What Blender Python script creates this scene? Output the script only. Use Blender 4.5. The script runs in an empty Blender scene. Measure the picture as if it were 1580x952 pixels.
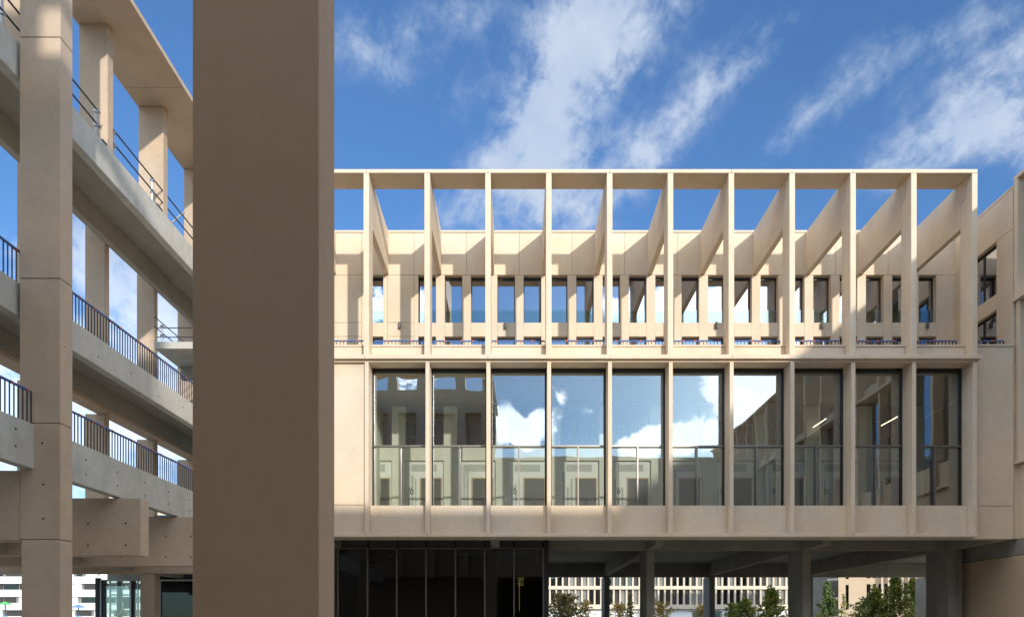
import bpy, bmesh, math, random
from mathutils import Vector, Matrix
random.seed(7)
S = bpy.context.scene
COL = S.collection
R = math.radians

# ------------------------------------------------------------------ camera
F = 1053.0; VX = 797.0; VY = 968.0; EYE = 1.6
cam_d = bpy.data.cameras.new("camera"); cam = bpy.data.objects.new("camera", cam_d); COL.objects.link(cam)
cam.location = (0, 0, EYE); cam.rotation_euler = (R(90), 0, 0)
cam_d.sensor_width = 36.0; cam_d.lens = 36.0 * F / 1580.0
cam_d.shift_x = (790 - VX) / 1580.0; cam_d.shift_y = (VY - 476) / 1580.0
cam_d.clip_start = 0.1; cam_d.clip_end = 3000
S.camera = cam

# ------------------------------------------------------------------ light
SUN = Vector((0.40, -1.0, 0.33)).normalized()
sun_el = math.asin(SUN.z); sun_az = math.atan2(SUN.x, SUN.y)
sd = bpy.data.lights.new("sun", 'SUN'); sd.energy = 2.1; sd.angle = R(1.0); sd.color = (1.0, 0.94, 0.85)
so = bpy.data.objects.new("sun", sd); COL.objects.link(so); so.location = (10, -30, 40)
so.rotation_euler = SUN.to_track_quat('Z', 'Y').to_euler()
S.view_settings.view_transform = 'Standard'; S.view_settings.look = 'None'
S.view_settings.exposure = 0.9; S.view_settings.gamma = 1.0
S.view_settings.use_curve_mapping = False
S.cycles.diffuse_bounces = 7; S.cycles.max_bounces = 14; S.cycles.transparent_max_bounces = 16; S.cycles.glossy_bounces = 5
S.cycles.sample_clamp_indirect = 8

W = bpy.data.worlds.new("World"); S.world = W; W.use_nodes = True
nt = W.node_tree; nt.nodes.clear()
def N(t, **kw):
    n = nt.nodes.new(t)
    for k, v in kw.items(): setattr(n, k, v)
    return n
def L(a, b): nt.links.new(a, b)
def M(op, a, b=None, c=None, clamp=False):
    n = N('ShaderNodeMath', operation=op); n.use_clamp = clamp
    for i, v in enumerate((a, b, c)):
        if v is None: continue
        if isinstance(v, (int, float)): n.inputs[i].default_value = v
        else: L(v, n.inputs[i])
    return n.outputs[0]
out = N('ShaderNodeOutputWorld'); bg = N('ShaderNodeBackground'); bg.inputs[1].default_value = 0.15
L(bg.outputs[0], out.inputs[0])
sky = N('ShaderNodeTexSky', sky_type='NISHITA'); sky.sun_disc = False
sky.sun_elevation = sun_el; sky.sun_rotation = sun_az
sky.altitude = 100; sky.air_density = 1.0; sky.dust_density = 0.6; sky.ozone_density = 1.6
tc = N('ShaderNodeTexCoord'); sp = N('ShaderNodeSeparateXYZ'); L(tc.outputs['Generated'], sp.inputs[0])
dx, dy, dz = sp.outputs
ay = M('MAXIMUM', M('ABSOLUTE', dy), 0.02)
u = M('DIVIDE', dx, ay); v = M('DIVIDE', dz, ay)
front = M('GREATER_THAN', dy, 0.0); back = M('SUBTRACT', 1.0, front)
def blob(px, py, la, lb, ang, s):
    """cloud patch: a soft ellipse round one sky direction"""
    cu = (px - VX) / F; cv = (VY - py) / F; la /= F; lb /= F
    c, sn = math.cos(R(ang)), math.sin(R(ang))
    du = M('SUBTRACT', u, cu); dv = M('SUBTRACT', v, cv)
    a = M('ADD', M('MULTIPLY', du, c / la), M('MULTIPLY', dv, sn / la))
    b = M('ADD', M('MULTIPLY', du, -sn / lb), M('MULTIPLY', dv, c / lb))
    r2 = M('ADD', M('MULTIPLY', a, a), M('MULTIPLY', b, b))
    return M('MULTIPLY', M('EXPONENT', M('MULTIPLY', r2, -1.0)), s)
def total(lst):
    t = None
    for x in lst: t = x if t is None else M('ADD', t, x)
    return t
fb = total([blob(*b) for b in [
    (960, 10, 150, 85, 40, 1.05), (885, 120, 140, 80, 55, 1.05), (830, 190, 90, 50, 60, 0.6), (860, 250, 70, 55, 62, 0.95),
    (760, 245, 60, 35, 35, 0.4), (740, 320, 95, 50, 25, 0.75), (880, 320, 95, 62, 20, 0.8), (990, 230, 55, 40, 50, 0.6),
    (1060, 165, 135, 38, 52, 0.72), (1180, 70, 130, 30, 47, 0.60), (1240, 190, 90, 24, 45, 0.45),
    (600, 95, 130, 45, -28, 0.58), (700, 25, 130, 50, 10, 0.52),
    (1500, 175, 150, 60, 38, 0.80), (1420, 235, 150, 34, 25, 0.62), (1560, 90, 110, 45, 40, 0.5), (1575, 215, 45, 80, 60, 1.2),
    (1500, 30, 160, 50, 30, 0.48), (1330, 110, 120, 40, 40, 0.38),
    (215, 450, 150, 70, -35, 1.2), (150, 400, 70, 40, -30, 0.5), (140, 640, 340, 120, 0, 1.9), (20, 220, 60, 60, 0, 0.0), (20, 400, 60, 50, 0, 0.5)]])
bb = total([blob(*b) for b in [
    (800, 668, 38, 26, 0, 1.3), (835, 650, 26, 20, 0, 1.1), (775, 640, 18, 26, 0, 0.8), (1000, 682, 45, 18, 12, 1.4), (1075, 672, 60, 24, 8, 1.5), (1190, 640, 75, 60, 40, 1.8),
    (870, 612, 14, 26, 25, 0.55), (905, 635, 20, 10, 0, 0.5), (860, 590, 40, 12, 20, 0.35), (1108, 605, 20, 20, 0, 1.0),
    (1180, 590, 70, 24, 0, 1.4), (640, 590, 60, 20, 0, 0.7), (590, 460, 50, 30, 0, 0.8), (560, 490, 40, 25, 0, 0.8),
    (1130, 480, 170, 34, 0, 1.9), (1330, 490, 120, 60, 0, 0.8), (645, 480, 14, 30, 0, 1.0)]])
def ramp(x, a, b):
    n = N('ShaderNodeMapRange', interpolation_type='SMOOTHSTEP'); L(x, n.inputs[0]); n.inputs[1].default_value = a; n.inputs[2].default_value = b; return n.outputs[0]
high = M('MAXIMUM', ramp(dz, 0.74, 0.90), M('MULTIPLY', back, ramp(v, 0.56, 0.80)))   # unseen bright cloud added overhead and behind the camera, to fill the shade
cloudmask = M('ADD', M('ADD', M('MULTIPLY', fb, M('MULTIPLY', front, 0.86)), M('MULTIPLY', bb, back)), M('MULTIPLY', high, 1.3))
# texture of the clouds: wispy noise on a cloud plane, plus lumpy noise on the dome
zz = M('MAXIMUM', M('ADD', dz, 0.12), 0.05)
cmb = N('ShaderNodeCombineXYZ'); L(M('DIVIDE', dx, zz), cmb.inputs[0]); L(M('DIVIDE', dy, zz), cmb.inputs[1])
mp = N('ShaderNodeMapping'); mp.inputs['Rotation'].default_value = (0, 0, R(-24)); mp.inputs['Scale'].default_value = (1.7, 0.95, 1)
L(cmb.outputs[0], mp.inputs[0])
n1 = N('ShaderNodeTexNoise'); n1.inputs['Scale'].default_value = 6.5; n1.inputs['Detail'].default_value = 12; n1.inputs['Roughness'].default_value = 0.62; n1.inputs['Distortion'].default_value = 0.35
L(mp.outputs[0], n1.inputs['Vector'])
n2 = N('ShaderNodeTexNoise'); n2.inputs['Scale'].default_value = 13.0; n2.inputs['Detail'].default_value = 12; n2.inputs['Roughness'].default_value = 0.6
L(tc.outputs['Generated'], n2.inputs['Vector'])
n3 = N('ShaderNodeTexNoise'); n3.inputs['Scale'].default_value = 42.0; n3.inputs['Detail'].default_value = 8; n3.inputs['Roughness'].default_value = 0.6; n3.inputs['Distortion'].default_value = 0.4
L(tc.outputs['Generated'], n3.inputs['Vector'])
rot = N('ShaderNodeMapping'); rot.inputs['Rotation'].default_value = (0, 0, R(63)); L(cmb.outputs[0], rot.inputs[0])
scl = N('ShaderNodeMapping'); scl.inputs['Scale'].default_value = (0.8, 3.2, 1); L(rot.outputs[0], scl.inputs[0])
n4 = N('ShaderNodeTexNoise'); n4.inputs['Scale'].default_value = 5.0; n4.inputs['Detail'].default_value = 10; n4.inputs['Roughness'].default_value = 0.65; n4.inputs['Distortion'].default_value = 0.5
L(scl.outputs[0], n4.inputs['Vector'])
nz = M('ADD', M('ADD', M('ADD', M('MULTIPLY', n1.outputs[0], 0.20), M('MULTIPLY', n4.outputs[0], 0.24)), M('MULTIPLY', n2.outputs[0], 0.27)), M('MULTIPLY', n3.outputs[0], 0.29))
nzs = M('MULTIPLY', M('SUBTRACT', nz, 0.5), 6.6)
mr = N('ShaderNodeMapRange', interpolation_type='SMOOTHSTEP'); mr.clamp = True
L(M('ADD', cloudmask, M('MULTIPLY', nzs, M('MINIMUM', M('ADD', cloudmask, 0.16), 1.0))), mr.inputs[0])
L(M('MULTIPLY_ADD', back, 0.30, 0.06), mr.inputs[1]); L(M('MULTIPLY_ADD', back, -0.60, 1.35), mr.inputs[2]); mr.inputs[3].default_value = 0; mr.inputs[4].default_value = 0.88
shade = N('ShaderNodeMixRGB'); shade.inputs[1].default_value = (1.6, 2.05, 2.85, 1); shade.inputs[2].default_value = (2.5, 2.8, 3.25, 1)
L(M('MULTIPLY_ADD', n2.outputs[0], 2.4, -0.7, clamp=True), shade.inputs[0])
bright = N('ShaderNodeMixRGB', blend_type='MULTIPLY'); bright.inputs[0].default_value = 1
L(shade.outputs[0], bright.inputs[1])
bc = N('ShaderNodeMixRGB'); bc.inputs[1].default_value = (1, 1, 1, 1); bc.inputs[2].default_value = (6.0, 5.7, 5.2, 1); L(M('MAXIMUM', back, high), bc.inputs[0]); bh = N('ShaderNodeMixRGB'); L(bc.outputs[0], bh.inputs[1]); bh.inputs[2].default_value = (3.3, 3.02, 2.6, 1); L(high, bh.inputs[0]); L(bh.outputs[0], bright.inputs[2])
# clear-sky colour, a touch deeper blue as through a polariser
tint = N('ShaderNodeMixRGB', blend_type='MULTIPLY'); tint.inputs[0].default_value = 1; tint.inputs[2].default_value = (0.365, 0.546, 0.75, 1)
L(sky.outputs[0], tint.inputs[1])
lowb = N('ShaderNodeVectorMath', operation='SCALE'); L(bright.outputs[0], lowb.inputs[0])
L(M('MULTIPLY_ADD', ramp(dz, 0.46, 0.26), M('MULTIPLY', front, 0.75), 1.0), lowb.inputs['Scale'])
cm = N('ShaderNodeMixRGB'); L(mr.outputs[0], cm.inputs[0]); L(tint.outputs[0], cm.inputs[1]); L(lowb.outputs[0], cm.inputs[2])
L(cm.outputs[0], bg.inputs[0])

# ------------------------------------------------------------------ materials
def mat(name, base, var=0.0, rough=0.75, scales=(0.9, 9, 120), stretch=(1, 1, 1), metal=0.0, bump=0.0, stains=0.0, spec=0.35, tintcol=None):
    m = bpy.data.materials.new(name); m.use_nodes = True
    t = m.node_tree; b = t.nodes['Principled BSDF']
    b.inputs['Roughness'].default_value = rough; b.inputs['Metallic'].default_value = metal
    b.inputs['Specular IOR Level'].default_value = spec
    if var == 0:
        b.inputs['Base Color'].default_value = (*base, 1); return m
    geo = t.nodes.new('ShaderNodeNewGeometry'); mpn = t.nodes.new('ShaderNodeMapping')
    mpn.inputs['Scale'].default_value = stretch; t.links.new(geo.outputs['Position'], mpn.inputs[0])
    acc = None
    for sc, wgt, dt in zip(scales, (1.0, 0.7, 0.55), (5, 4, 2)):
        n = t.nodes.new('ShaderNodeTexNoise'); n.inputs['Scale'].default_value = sc; n.inputs['Detail'].default_value = dt; n.inputs['Roughness'].default_value = 0.6
        t.links.new(mpn.outputs[0], n.inputs['Vector'])
        ml = t.nodes.new('ShaderNodeMath'); ml.operation = 'MULTIPLY_ADD'; ml.inputs[1].default_value = wgt; 
        t.links.new(n.outputs[0], ml.inputs[0])
        if acc is None: ml.inputs[2].default_value = -0.5 * 2.25
        else: t.links.new(acc, ml.inputs[2])
        acc = ml.outputs[0]; last = n
    ma = t.nodes.new('ShaderNodeMath'); ma.operation = 'MULTIPLY_ADD'; ma.inputs[1].default_value = var * 2.2; ma.inputs[2].default_value = 1.0
    t.links.new(acc, ma.inputs[0])
    cur = ma.outputs[0]
    if stains:
        mp2 = t.nodes.new('ShaderNodeMapping'); mp2.inputs['Scale'].default_value = (1.3, 1.3, 0.45); t.links.new(geo.outputs['Position'], mp2.inputs[0])
        ns = t.nodes.new('ShaderNodeTexNoise'); ns.inputs['Scale'].default_value = 1.4; ns.inputs['Detail'].default_value = 7; ns.inputs['Roughness'].default_value = 0.65
        t.links.new(mp2.outputs[0], ns.inputs['Vector'])
        mr_ = t.nodes.new('ShaderNodeMapRange'); mr_.inputs[1].default_value = 0.45; mr_.inputs[2].default_value = 0.72; mr_.inputs[3].default_value = 1.0; mr_.inputs[4].default_value = 1.0 - stains
        t.links.new(ns.outputs[0], mr_.inputs[0])
        mm = t.nodes.new('ShaderNodeMath'); mm.operation = 'MULTIPLY'; t.links.new(cur, mm.inputs[0]); t.links.new(mr_.outputs[0], mm.inputs[1]); cur = mm.outputs[0]
    vm = t.nodes.new('ShaderNodeVectorMath'); vm.operation = 'SCALE'
    if tintcol:
        nn = t.nodes.new('ShaderNodeTexNoise'); nn.inputs['Scale'].default_value = 0.7; nn.inputs['Detail'].default_value = 6; t.links.new(geo.outputs['Position'], nn.inputs['Vector'])
        rr = t.nodes.new('ShaderNodeMapRange'); rr.inputs[1].default_value = 0.4; rr.inputs[2].default_value = 0.66; t.links.new(nn.outputs[0], rr.inputs[0])
        mx = t.nodes.new('ShaderNodeMixRGB'); mx.inputs[1].default_value = (*base, 1); mx.inputs[2].default_value = (*tintcol, 1); t.links.new(rr.outputs[0], mx.inputs[0])
        t.links.new(mx.outputs[0], vm.inputs[0])
    else: vm.inputs[0].default_value = base
    t.links.new(cur, vm.inputs['Scale']); t.links.new(vm.outputs[0], b.inputs['Base Color'])
    if bump:
        bp = t.nodes.new('ShaderNodeBump'); bp.inputs['Strength'].default_value = bump; bp.inputs['Distance'].default_value = 0.01
        t.links.new(acc, bp.inputs['Height']); t.links.new(bp.outputs[0], b.inputs['Normal'])
    return m

def glass_mat(name, tr, refl, gcol=(0.95, 0.98, 1.0), wav=0.02, wsc=0.9):
    m = bpy.data.materials.new(name); m.use_nodes = True; t = m.node_tree; t.nodes.clear()
    o = t.nodes.new('ShaderNodeOutputMaterial'); mx = t.nodes.new('ShaderNodeMixShader')
    a = t.nodes.new('ShaderNodeBsdfTransparent'); a.inputs[0].default_value = (*tr, 1)
    g = t.nodes.new('ShaderNodeBsdfGlossy'); g.inputs['Roughness'].default_value = 0.0; g.inputs[0].default_value = (*gcol, 1)
    geo = t.nodes.new('ShaderNodeNewGeometry')
    fr = t.nodes.new('ShaderNodeFresnel'); fr.inputs[0].default_value = 1.5
    ad = t.nodes.new('ShaderNodeMath'); ad.operation = 'MULTIPLY_ADD'; ad.use_clamp = True
    ad.inputs[1].default_value = 1.1; ad.inputs[2].default_value = refl; t.links.new(fr.outputs[0], ad.inputs[0])
    n = t.nodes.new('ShaderNodeTexNoise'); n.inputs['Scale'].default_value = wsc; n.inputs['Detail'].default_value = 1.0; n.noise_dimensions = '4D'; oi = t.nodes.new('ShaderNodeObjectInfo'); mw = t.nodes.new('ShaderNodeMath'); mw.operation = 'MULTIPLY'; mw.inputs[1].default_value = 40; t.links.new(oi.outputs['Random'], mw.inputs[0]); t.links.new(mw.outputs[0], n.inputs['W']); t.links.new(geo.outputs['Position'], n.inputs['Vector'])
    bp = t.nodes.new('ShaderNodeBump'); bp.inputs['Strength'].default_value = wav; bp.inputs['Distance'].default_value = 0.3
    t.links.new(n.outputs[0], bp.inputs['Height']); t.links.new(bp.outputs[0], g.inputs['Normal'])
    t.links.new(ad.outputs[0], mx.inputs[0]); t.links.new(a.outputs[0], mx.inputs[1]); t.links.new(g.outputs[0], mx.inputs[2]); t.links.new(mx.outputs[0], o.inputs[0])
    return m
def emis(name, col, s):
    m = bpy.data.materials.new(name); m.use_nodes = True; b = m.node_tree.nodes['Principled BSDF']
    b.inputs['Base Color'].default_value = (*col, 1); b.inputs['Emission Color'].default_value = (*col, 1); b.inputs['Emission Strength'].default_value = s
    return m

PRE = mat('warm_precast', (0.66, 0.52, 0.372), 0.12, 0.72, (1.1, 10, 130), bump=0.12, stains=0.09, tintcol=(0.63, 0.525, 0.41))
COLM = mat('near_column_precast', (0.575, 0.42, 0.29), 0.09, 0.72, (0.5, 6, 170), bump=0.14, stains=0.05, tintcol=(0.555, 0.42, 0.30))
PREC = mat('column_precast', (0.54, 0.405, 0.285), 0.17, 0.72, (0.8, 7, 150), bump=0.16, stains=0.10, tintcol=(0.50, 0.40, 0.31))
SHAD = mat('joint_sealant', (0.10, 0.08, 0.06), 0)
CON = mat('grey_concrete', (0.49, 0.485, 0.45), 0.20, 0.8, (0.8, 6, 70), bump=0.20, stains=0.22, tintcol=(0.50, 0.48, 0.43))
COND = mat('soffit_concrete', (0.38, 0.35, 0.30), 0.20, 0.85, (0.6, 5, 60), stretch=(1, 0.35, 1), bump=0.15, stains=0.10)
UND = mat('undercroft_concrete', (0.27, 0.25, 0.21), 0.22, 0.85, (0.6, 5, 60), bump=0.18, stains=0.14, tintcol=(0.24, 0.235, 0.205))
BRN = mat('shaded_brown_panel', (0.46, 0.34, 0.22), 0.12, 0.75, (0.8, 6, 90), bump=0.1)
HOLE = mat('tie_hole_dark', (0.02, 0.02, 0.02), 0)
FRAME = mat('window_frame_metal', (0.045, 0.045, 0.045), 0, 0.4, metal=0.6)
BRONZE = mat('bronze_mullion', (0.22, 0.20, 0.18), 0.05, 0.35, metal=0.7)
RAILD = mat('dark_rail_metal', (0.045, 0.05, 0.07), 0, 0.45, metal=0.3)
TAPE = mat('blue_rail_wrap', (0.09, 0.16, 0.38), 0.12, 0.5, (3, 20, 60))
ORG = mat('orange_tape', (0.65, 0.16, 0.06), 0, 0.5)
GALV = mat('galvanised_tube', (0.42, 0.43, 0.45), 0.15, 0.4, (3, 20, 60), metal=0.7)
GLASS = glass_mat('hall_glass', (0.965, 0.98, 0.95), 0.15, wav=0.014)
GLASSU = glass_mat('window_glass', (0.45, 0.50, 0.48), 0.42, gcol=(0.86, 0.90, 1.0), wav=0.006)
GLASSD = glass_mat('lobby_glass', (0.40, 0.44, 0.42), 0.03, gcol=(0.55, 0.58, 0.6), wav=0.01)
GLASSC = glass_mat('clear_glass', (0.72, 0.82, 0.80), 0.10, wav=0.01)
PLAS = mat('green_plaster', (0.76, 0.765, 0.66), 0.16, 0.85, (0.9, 5, 40), stretch=(1, 1, 0.5))
WHITEP = mat('primed_board', (0.86, 0.87, 0.83), 0.10, 0.8, (2, 6, 40))
PATCH = mat('skim_patch', (0.52, 0.54, 0.49), 0.2, 0.85, (2, 8, 40))
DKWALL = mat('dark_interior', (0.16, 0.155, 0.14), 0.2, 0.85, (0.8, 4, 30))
DOORD = mat('dark_door', (0.10, 0.11, 0.105), 0.1, 0.6, (2, 8, 40))
WOODF = mat('timber_frame', (0.55, 0.40, 0.22), 0.1, 0.6, (2, 20, 60))
GREYF = mat('light_fitting_grey', (0.10, 0.10, 0.10), 0, 0.5, metal=0.3)
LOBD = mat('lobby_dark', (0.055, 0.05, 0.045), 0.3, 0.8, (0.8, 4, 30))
PAVE = mat('paving', (0.42, 0.37, 0.30), 0.15, 0.85, (0.3, 2, 30))
ASPH = mat('asphalt', (0.06, 0.06, 0.06), 0.15, 0.9, (0.3, 3, 50))
WHT = mat('white_cladding', (0.80, 0.80, 0.79), 0.05, 0.6, (0.3, 2, 30))
CREAM = mat('cream_cladding', (0.58, 0.49, 0.38), 0.06, 0.7, (0.3, 2, 30))
TAN = mat('tan_cladding', (0.58, 0.44, 0.30), 0.07, 0.75, (0.3, 2, 30))
FARG = glass_mat('far_glass', (0.10, 0.12, 0.11), 0.06, wav=0.02)
BLIND = mat('blind_grey', (0.22, 0.22, 0.20), 0.3, 0.8, (0.5, 2, 10))
GRN = mat('green_fabric', (0.10, 0.45, 0.12), 0.1, 0.7, (2, 8, 30))
BLU = mat('blue_fabric', (0.10, 0.25, 0.55), 0.1, 0.7, (2, 8, 30))
BLUL = mat('light_blue_plastic', (0.25, 0.50, 0.80), 0.05, 0.5, (2, 8, 30))
BARK = mat('bark', (0.10, 0.075, 0.05), 0.3, 0.9, (4, 20, 60))
def leafmat(name, c):
    m = mat(name, c, 0.45, 0.55, (1.3, 9, 40), tintcol=(c[0] * 1.5, c[1] * 1.25, c[2] * 0.9)); return m
LEAFG = leafmat('green_leaf', (0.20, 0.25, 0.055)); LEAFD = leafmat('dark_leaf', (0.08, 0.12, 0.035)); LEAFY = leafmat('yellow_leaf', (0.38, 0.31, 0.09)); LEAFO = leafmat('olive_leaf', (0.19, 0.19, 0.07))
LIT = emis('lit_tube', (1.0, 0.86, 0.55), 2.6)

# ------------------------------------------------------------------ helpers
class MB:
    def __init__(s): s.bm = bmesh.new()
    def box(s, x0, x1, y0, y1, z0, z1, bev=0.0):
        x0, x1 = sorted((x0, x1)); y0, y1 = sorted((y0, y1)); z0, z1 = sorted((z0, z1))
        b = bmesh.new()
        bmesh.ops.create_cube(b, size=1.0)
        for vv in b.verts:
            vv.co = Vector(((x0 + x1) / 2 + vv.co.x * (x1 - x0), (y0 + y1) / 2 + vv.co.y * (y1 - y0), (z0 + z1) / 2 + vv.co.z * (z1 - z0)))
        if bev: bmesh.ops.bevel(b, geom=b.edges[:], offset=bev, segments=1, affect='EDGES')
        s._merge(b); return s
    def _merge(s, b):
        me = bpy.data.meshes.new('tmp'); b.to_mesh(me); b.free(); s.bm.from_mesh(me); bpy.data.meshes.remove(me)
    def tube(s, p0, p1, r, n=8, r1=None):
        p0 = Vector(p0); p1 = Vector(p1); d = p1 - p0
        if d.length < 1e-6: return s
        mtx = Matrix.Translation((p0 + p1) / 2) @ d.to_track_quat('Z', 'Y').to_matrix().to_4x4()
        bmesh.ops.create_cone(s.bm, cap_ends=True, segments=n, radius1=r, radius2=r if r1 is None else r1, depth=d.length, matrix=mtx); return s
    def prism(s, pts, axis, t0, t1, bev=0.0):
        """polygon pts in the other two axes, extruded along axis from t0 to t1"""
        b = bmesh.new()
        def P(a, c, t): return (t, a, c) if axis == 'x' else ((a, t, c) if axis == 'y' else (a, c, t))
        lo = [b.verts.new(P(a, c, t0)) for a, c in pts]; hi = [b.verts.new(P(a, c, t1)) for a, c in pts]
        n = len(pts); b.faces.new(lo); b.faces.new(hi[::-1])
        for i in range(n): b.faces.new((lo[i], hi[i], hi[(i + 1) % n], lo[(i + 1) % n]))
        bmesh.ops.recalc_face_normals(b, faces=b.faces[:])
        if bev: bmesh.ops.bevel(b, geom=b.edges[:], offset=bev, segments=1, affect='EDGES')
        s._merge(b); return s
    def build(s, name, m, parent=None, loc=None):
        me = bpy.data.meshes.new(name)
        off = Vector(parent_loc(parent)) if parent else Vector(loc or (0, 0, 0))
        bmesh.ops.translate(s.bm, verts=s.bm.verts, vec=-off)
        s.bm.to_mesh(me); s.bm.free(); me.materials.append(m)
        o = bpy.data.objects.new(name, me); COL.objects.link(o)
        if parent: o.parent = parent
        else: o.location = off
        return o
def parent_loc(p):
    v_ = Vector((0, 0, 0))
    while p: v_ += p.location; p = p.parent
    return v_
def thing(name, label, cat, loc=(0, 0, 0), group=None):
    o = bpy.data.objects.new(name, None); COL.objects.link(o); o.location = loc; o.empty_display_size = 0.3
    return tag(o, label, cat, group)
def tag(o, label, cat, group=None):
    o['label'] = label; o['category'] = cat
    if group: o['group'] = group
    return o
def struct(o): o['kind'] = 'structure'; return o
def B(name, m, parent, x0, x1, y0, y1, z0, z1, bev=0.006): return MB().box(x0, x1, y0, y1, z0, z1, bev).build(name, m, parent)

# ------------------------------------------------------------------ ground
struct(MB().box(-1500, 1500, -600, 2400, -1.0, -0.16).build('ground', ASPH))
g = MB(); g.box(-14, 27, -14, 45, -0.16, 0.0); struct(g.build('courtyard_paving', PAVE))
struct(MB().box(-200, -14.0, -60, 110, -0.16, -0.03).build('street_pavement', PAVE))
struct(MB().box(27.01, 70, 20, 110, -0.16, -0.03).build('rear_pavement', PAVE))
struct(MB().box(-13.99, 27, 45.01, 105, -0.16, -0.03).build('garden_path', PAVE))

# ------------------------------------------------------------------ courtyard building (the lit facade)
Y0 = 20.25; PIT = 1.806
XI = lambda i: -4.46 + PIT * i
YW = 23.40          # wall of the set-back top storey
main = thing('courtyard_building', 'sunlit beige precast building straight ahead, open fin frame on top and tall glazing below', 'building', (5, Y0, 0))
# top frame
segs = [(-8.25, XI(0)), (XI(0), XI(2)), (XI(2), XI(4)), (XI(4), XI(6)), (XI(6), XI(8)), (XI(8), XI(10) + 0.085)]
for a, b in segs:
    B('roof_plate', PRE, main, a + 0.004, b - 0.004, Y0 - 0.004, Y0 + 0.76, 15.08, 15.19, 0.006)
for i in range(-1, 11):
    x = XI(i); t = 0.082
    ybk = Y0 + 0.54; yn = Y0 + 0.29
    MB().prism([(Y0, 9.68), (ybk, 9.68), (ybk, 14.49), (yn, 14.52), (yn, 15.076), (Y0, 15.076)], 'x', x - t, x + t, 0.006).build('fin_column', PRE, main)
    MB().prism([(yn + 0.012, 15.095 if False else 15.076), (Y0 + 0.765, 15.076), (Y0 + 0.765, 15.12), (YW - 0.004, 15.12), (YW - 0.004, 13.70), (ybk + 0.012, 13.72), (ybk + 0.012, 14.503), (yn + 0.012, 14.533)], 'x', x - t + 0.001, x + t - 0.001, 0.005).build('roof_beam', PRE, main)
    MB().box(x - t + 0.02, x + t - 0.02, yn - 0.03, yn + 0.04, 14.6, 15.0).box(x - t + 0.02, x + t - 0.02, ybk - 0.03, ybk + 0.04, 13.76, 14.45).build('joint_filler', SHAD, main)
    MB().box(x - t + 0.02, x + t - 0.02, yn - 0.01, ybk + 0.03, 14.48, 14.55).build('joint_filler', SHAD, main)
# terrace floor, ledge and parapets
for a, b in [(-8.25, XI(0) - 0.03), (XI(0) - 0.03, XI(2)), (XI(2), XI(4)), (XI(4), XI(6)), (XI(6), XI(8)), (XI(8), XI(10) + 0.17)]:
    B('ledge', PRE, main, a + 0.004, b - 0.004, Y0 - 0.09, Y0 + 0.66, 9.545, 9.665, 0.006)
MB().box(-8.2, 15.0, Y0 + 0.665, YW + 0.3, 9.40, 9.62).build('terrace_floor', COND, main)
for i in range(-2, 10):
    x0, x1 = XI(i) + 0.088, XI(i + 1) - 0.088
    if i == -2: x0 = -8.2
    B('parapet_panel', PRE, main, x0, x1, Y0 + 0.33, Y0 + 0.50, 9.67, 10.06, 0.005)
    B('parapet_cap', PRE, main, x0, x1, Y0 + 0.30, Y0 + 0.53, 10.063, 10.115, 0.006)
def railing(parent, axis, fixed, a0, a1, z0, z1, step=0.105, tape=True, name='railing', seed=0):
    rg = random.Random(seed); r = MB(); n = max(1, int((a1 - a0) / step))
    for k in range(n + 1):
        a = a0 + (a1 - a0) * k / n
        if axis == 'x': r.box(a - 0.006, a + 0.006, fixed - 0.02, fixed + 0.02, z0, z1 - 0.02)
        else: r.box(fixed - 0.009, fixed + 0.009, a - 0.008, a + 0.008, z0, z1 - 0.02)
    ra = r.build(name, RAILD, parent)
    h = MB(); m = max(1, int((a1 - a0) / 0.7)); pz = z1
    for k in range(m):
        p, q = a0 + (a1 - a0) * k / m, a0 + (a1 - a0) * (k + 1) / m; nz_ = z1 + rg.uniform(-0.008, 0.008)
        if axis == 'x': h.tube((p, fixed, pz), (q, fixed, nz_), 0.026)
        else: h.tube((fixed, p, pz), (fixed, q, nz_), 0.026)
        pz = nz_
    old = set(h.bm.faces)
    if tape:
        o = h; a = a0 + rg.uniform(0.1, 0.5)
        while a < a1 - 0.1:
            if axis == 'x': o.tube((a, fixed, z1), (a + 0.05, fixed, z1), 0.031)
            else: o.tube((fixed, a, z1), (fixed, a + 0.05, z1), 0.031)
            a += rg.uniform(0.25, 0.75)
    for f_ in h.bm.faces:
        if f_ not in old: f_.material_index = 1
    h.build('handrail', TAPE if tape else RAILD, ra).data.materials.append(ORG)
    return ra
for i in range(-2, 10):
    x0, x1 = XI(i) + 0.09, XI(i + 1) - 0.09
    if i == -2: x0 = -8.2
    railing(main, 'x', Y0 + 0.72, x0, x1, 9.62, 10.40, seed=i + 20)
railing(main, 'x', Y0 + 0.72, XI(10) + 0.09, 14.96, 9.62, 10.40, seed=99)
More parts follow.
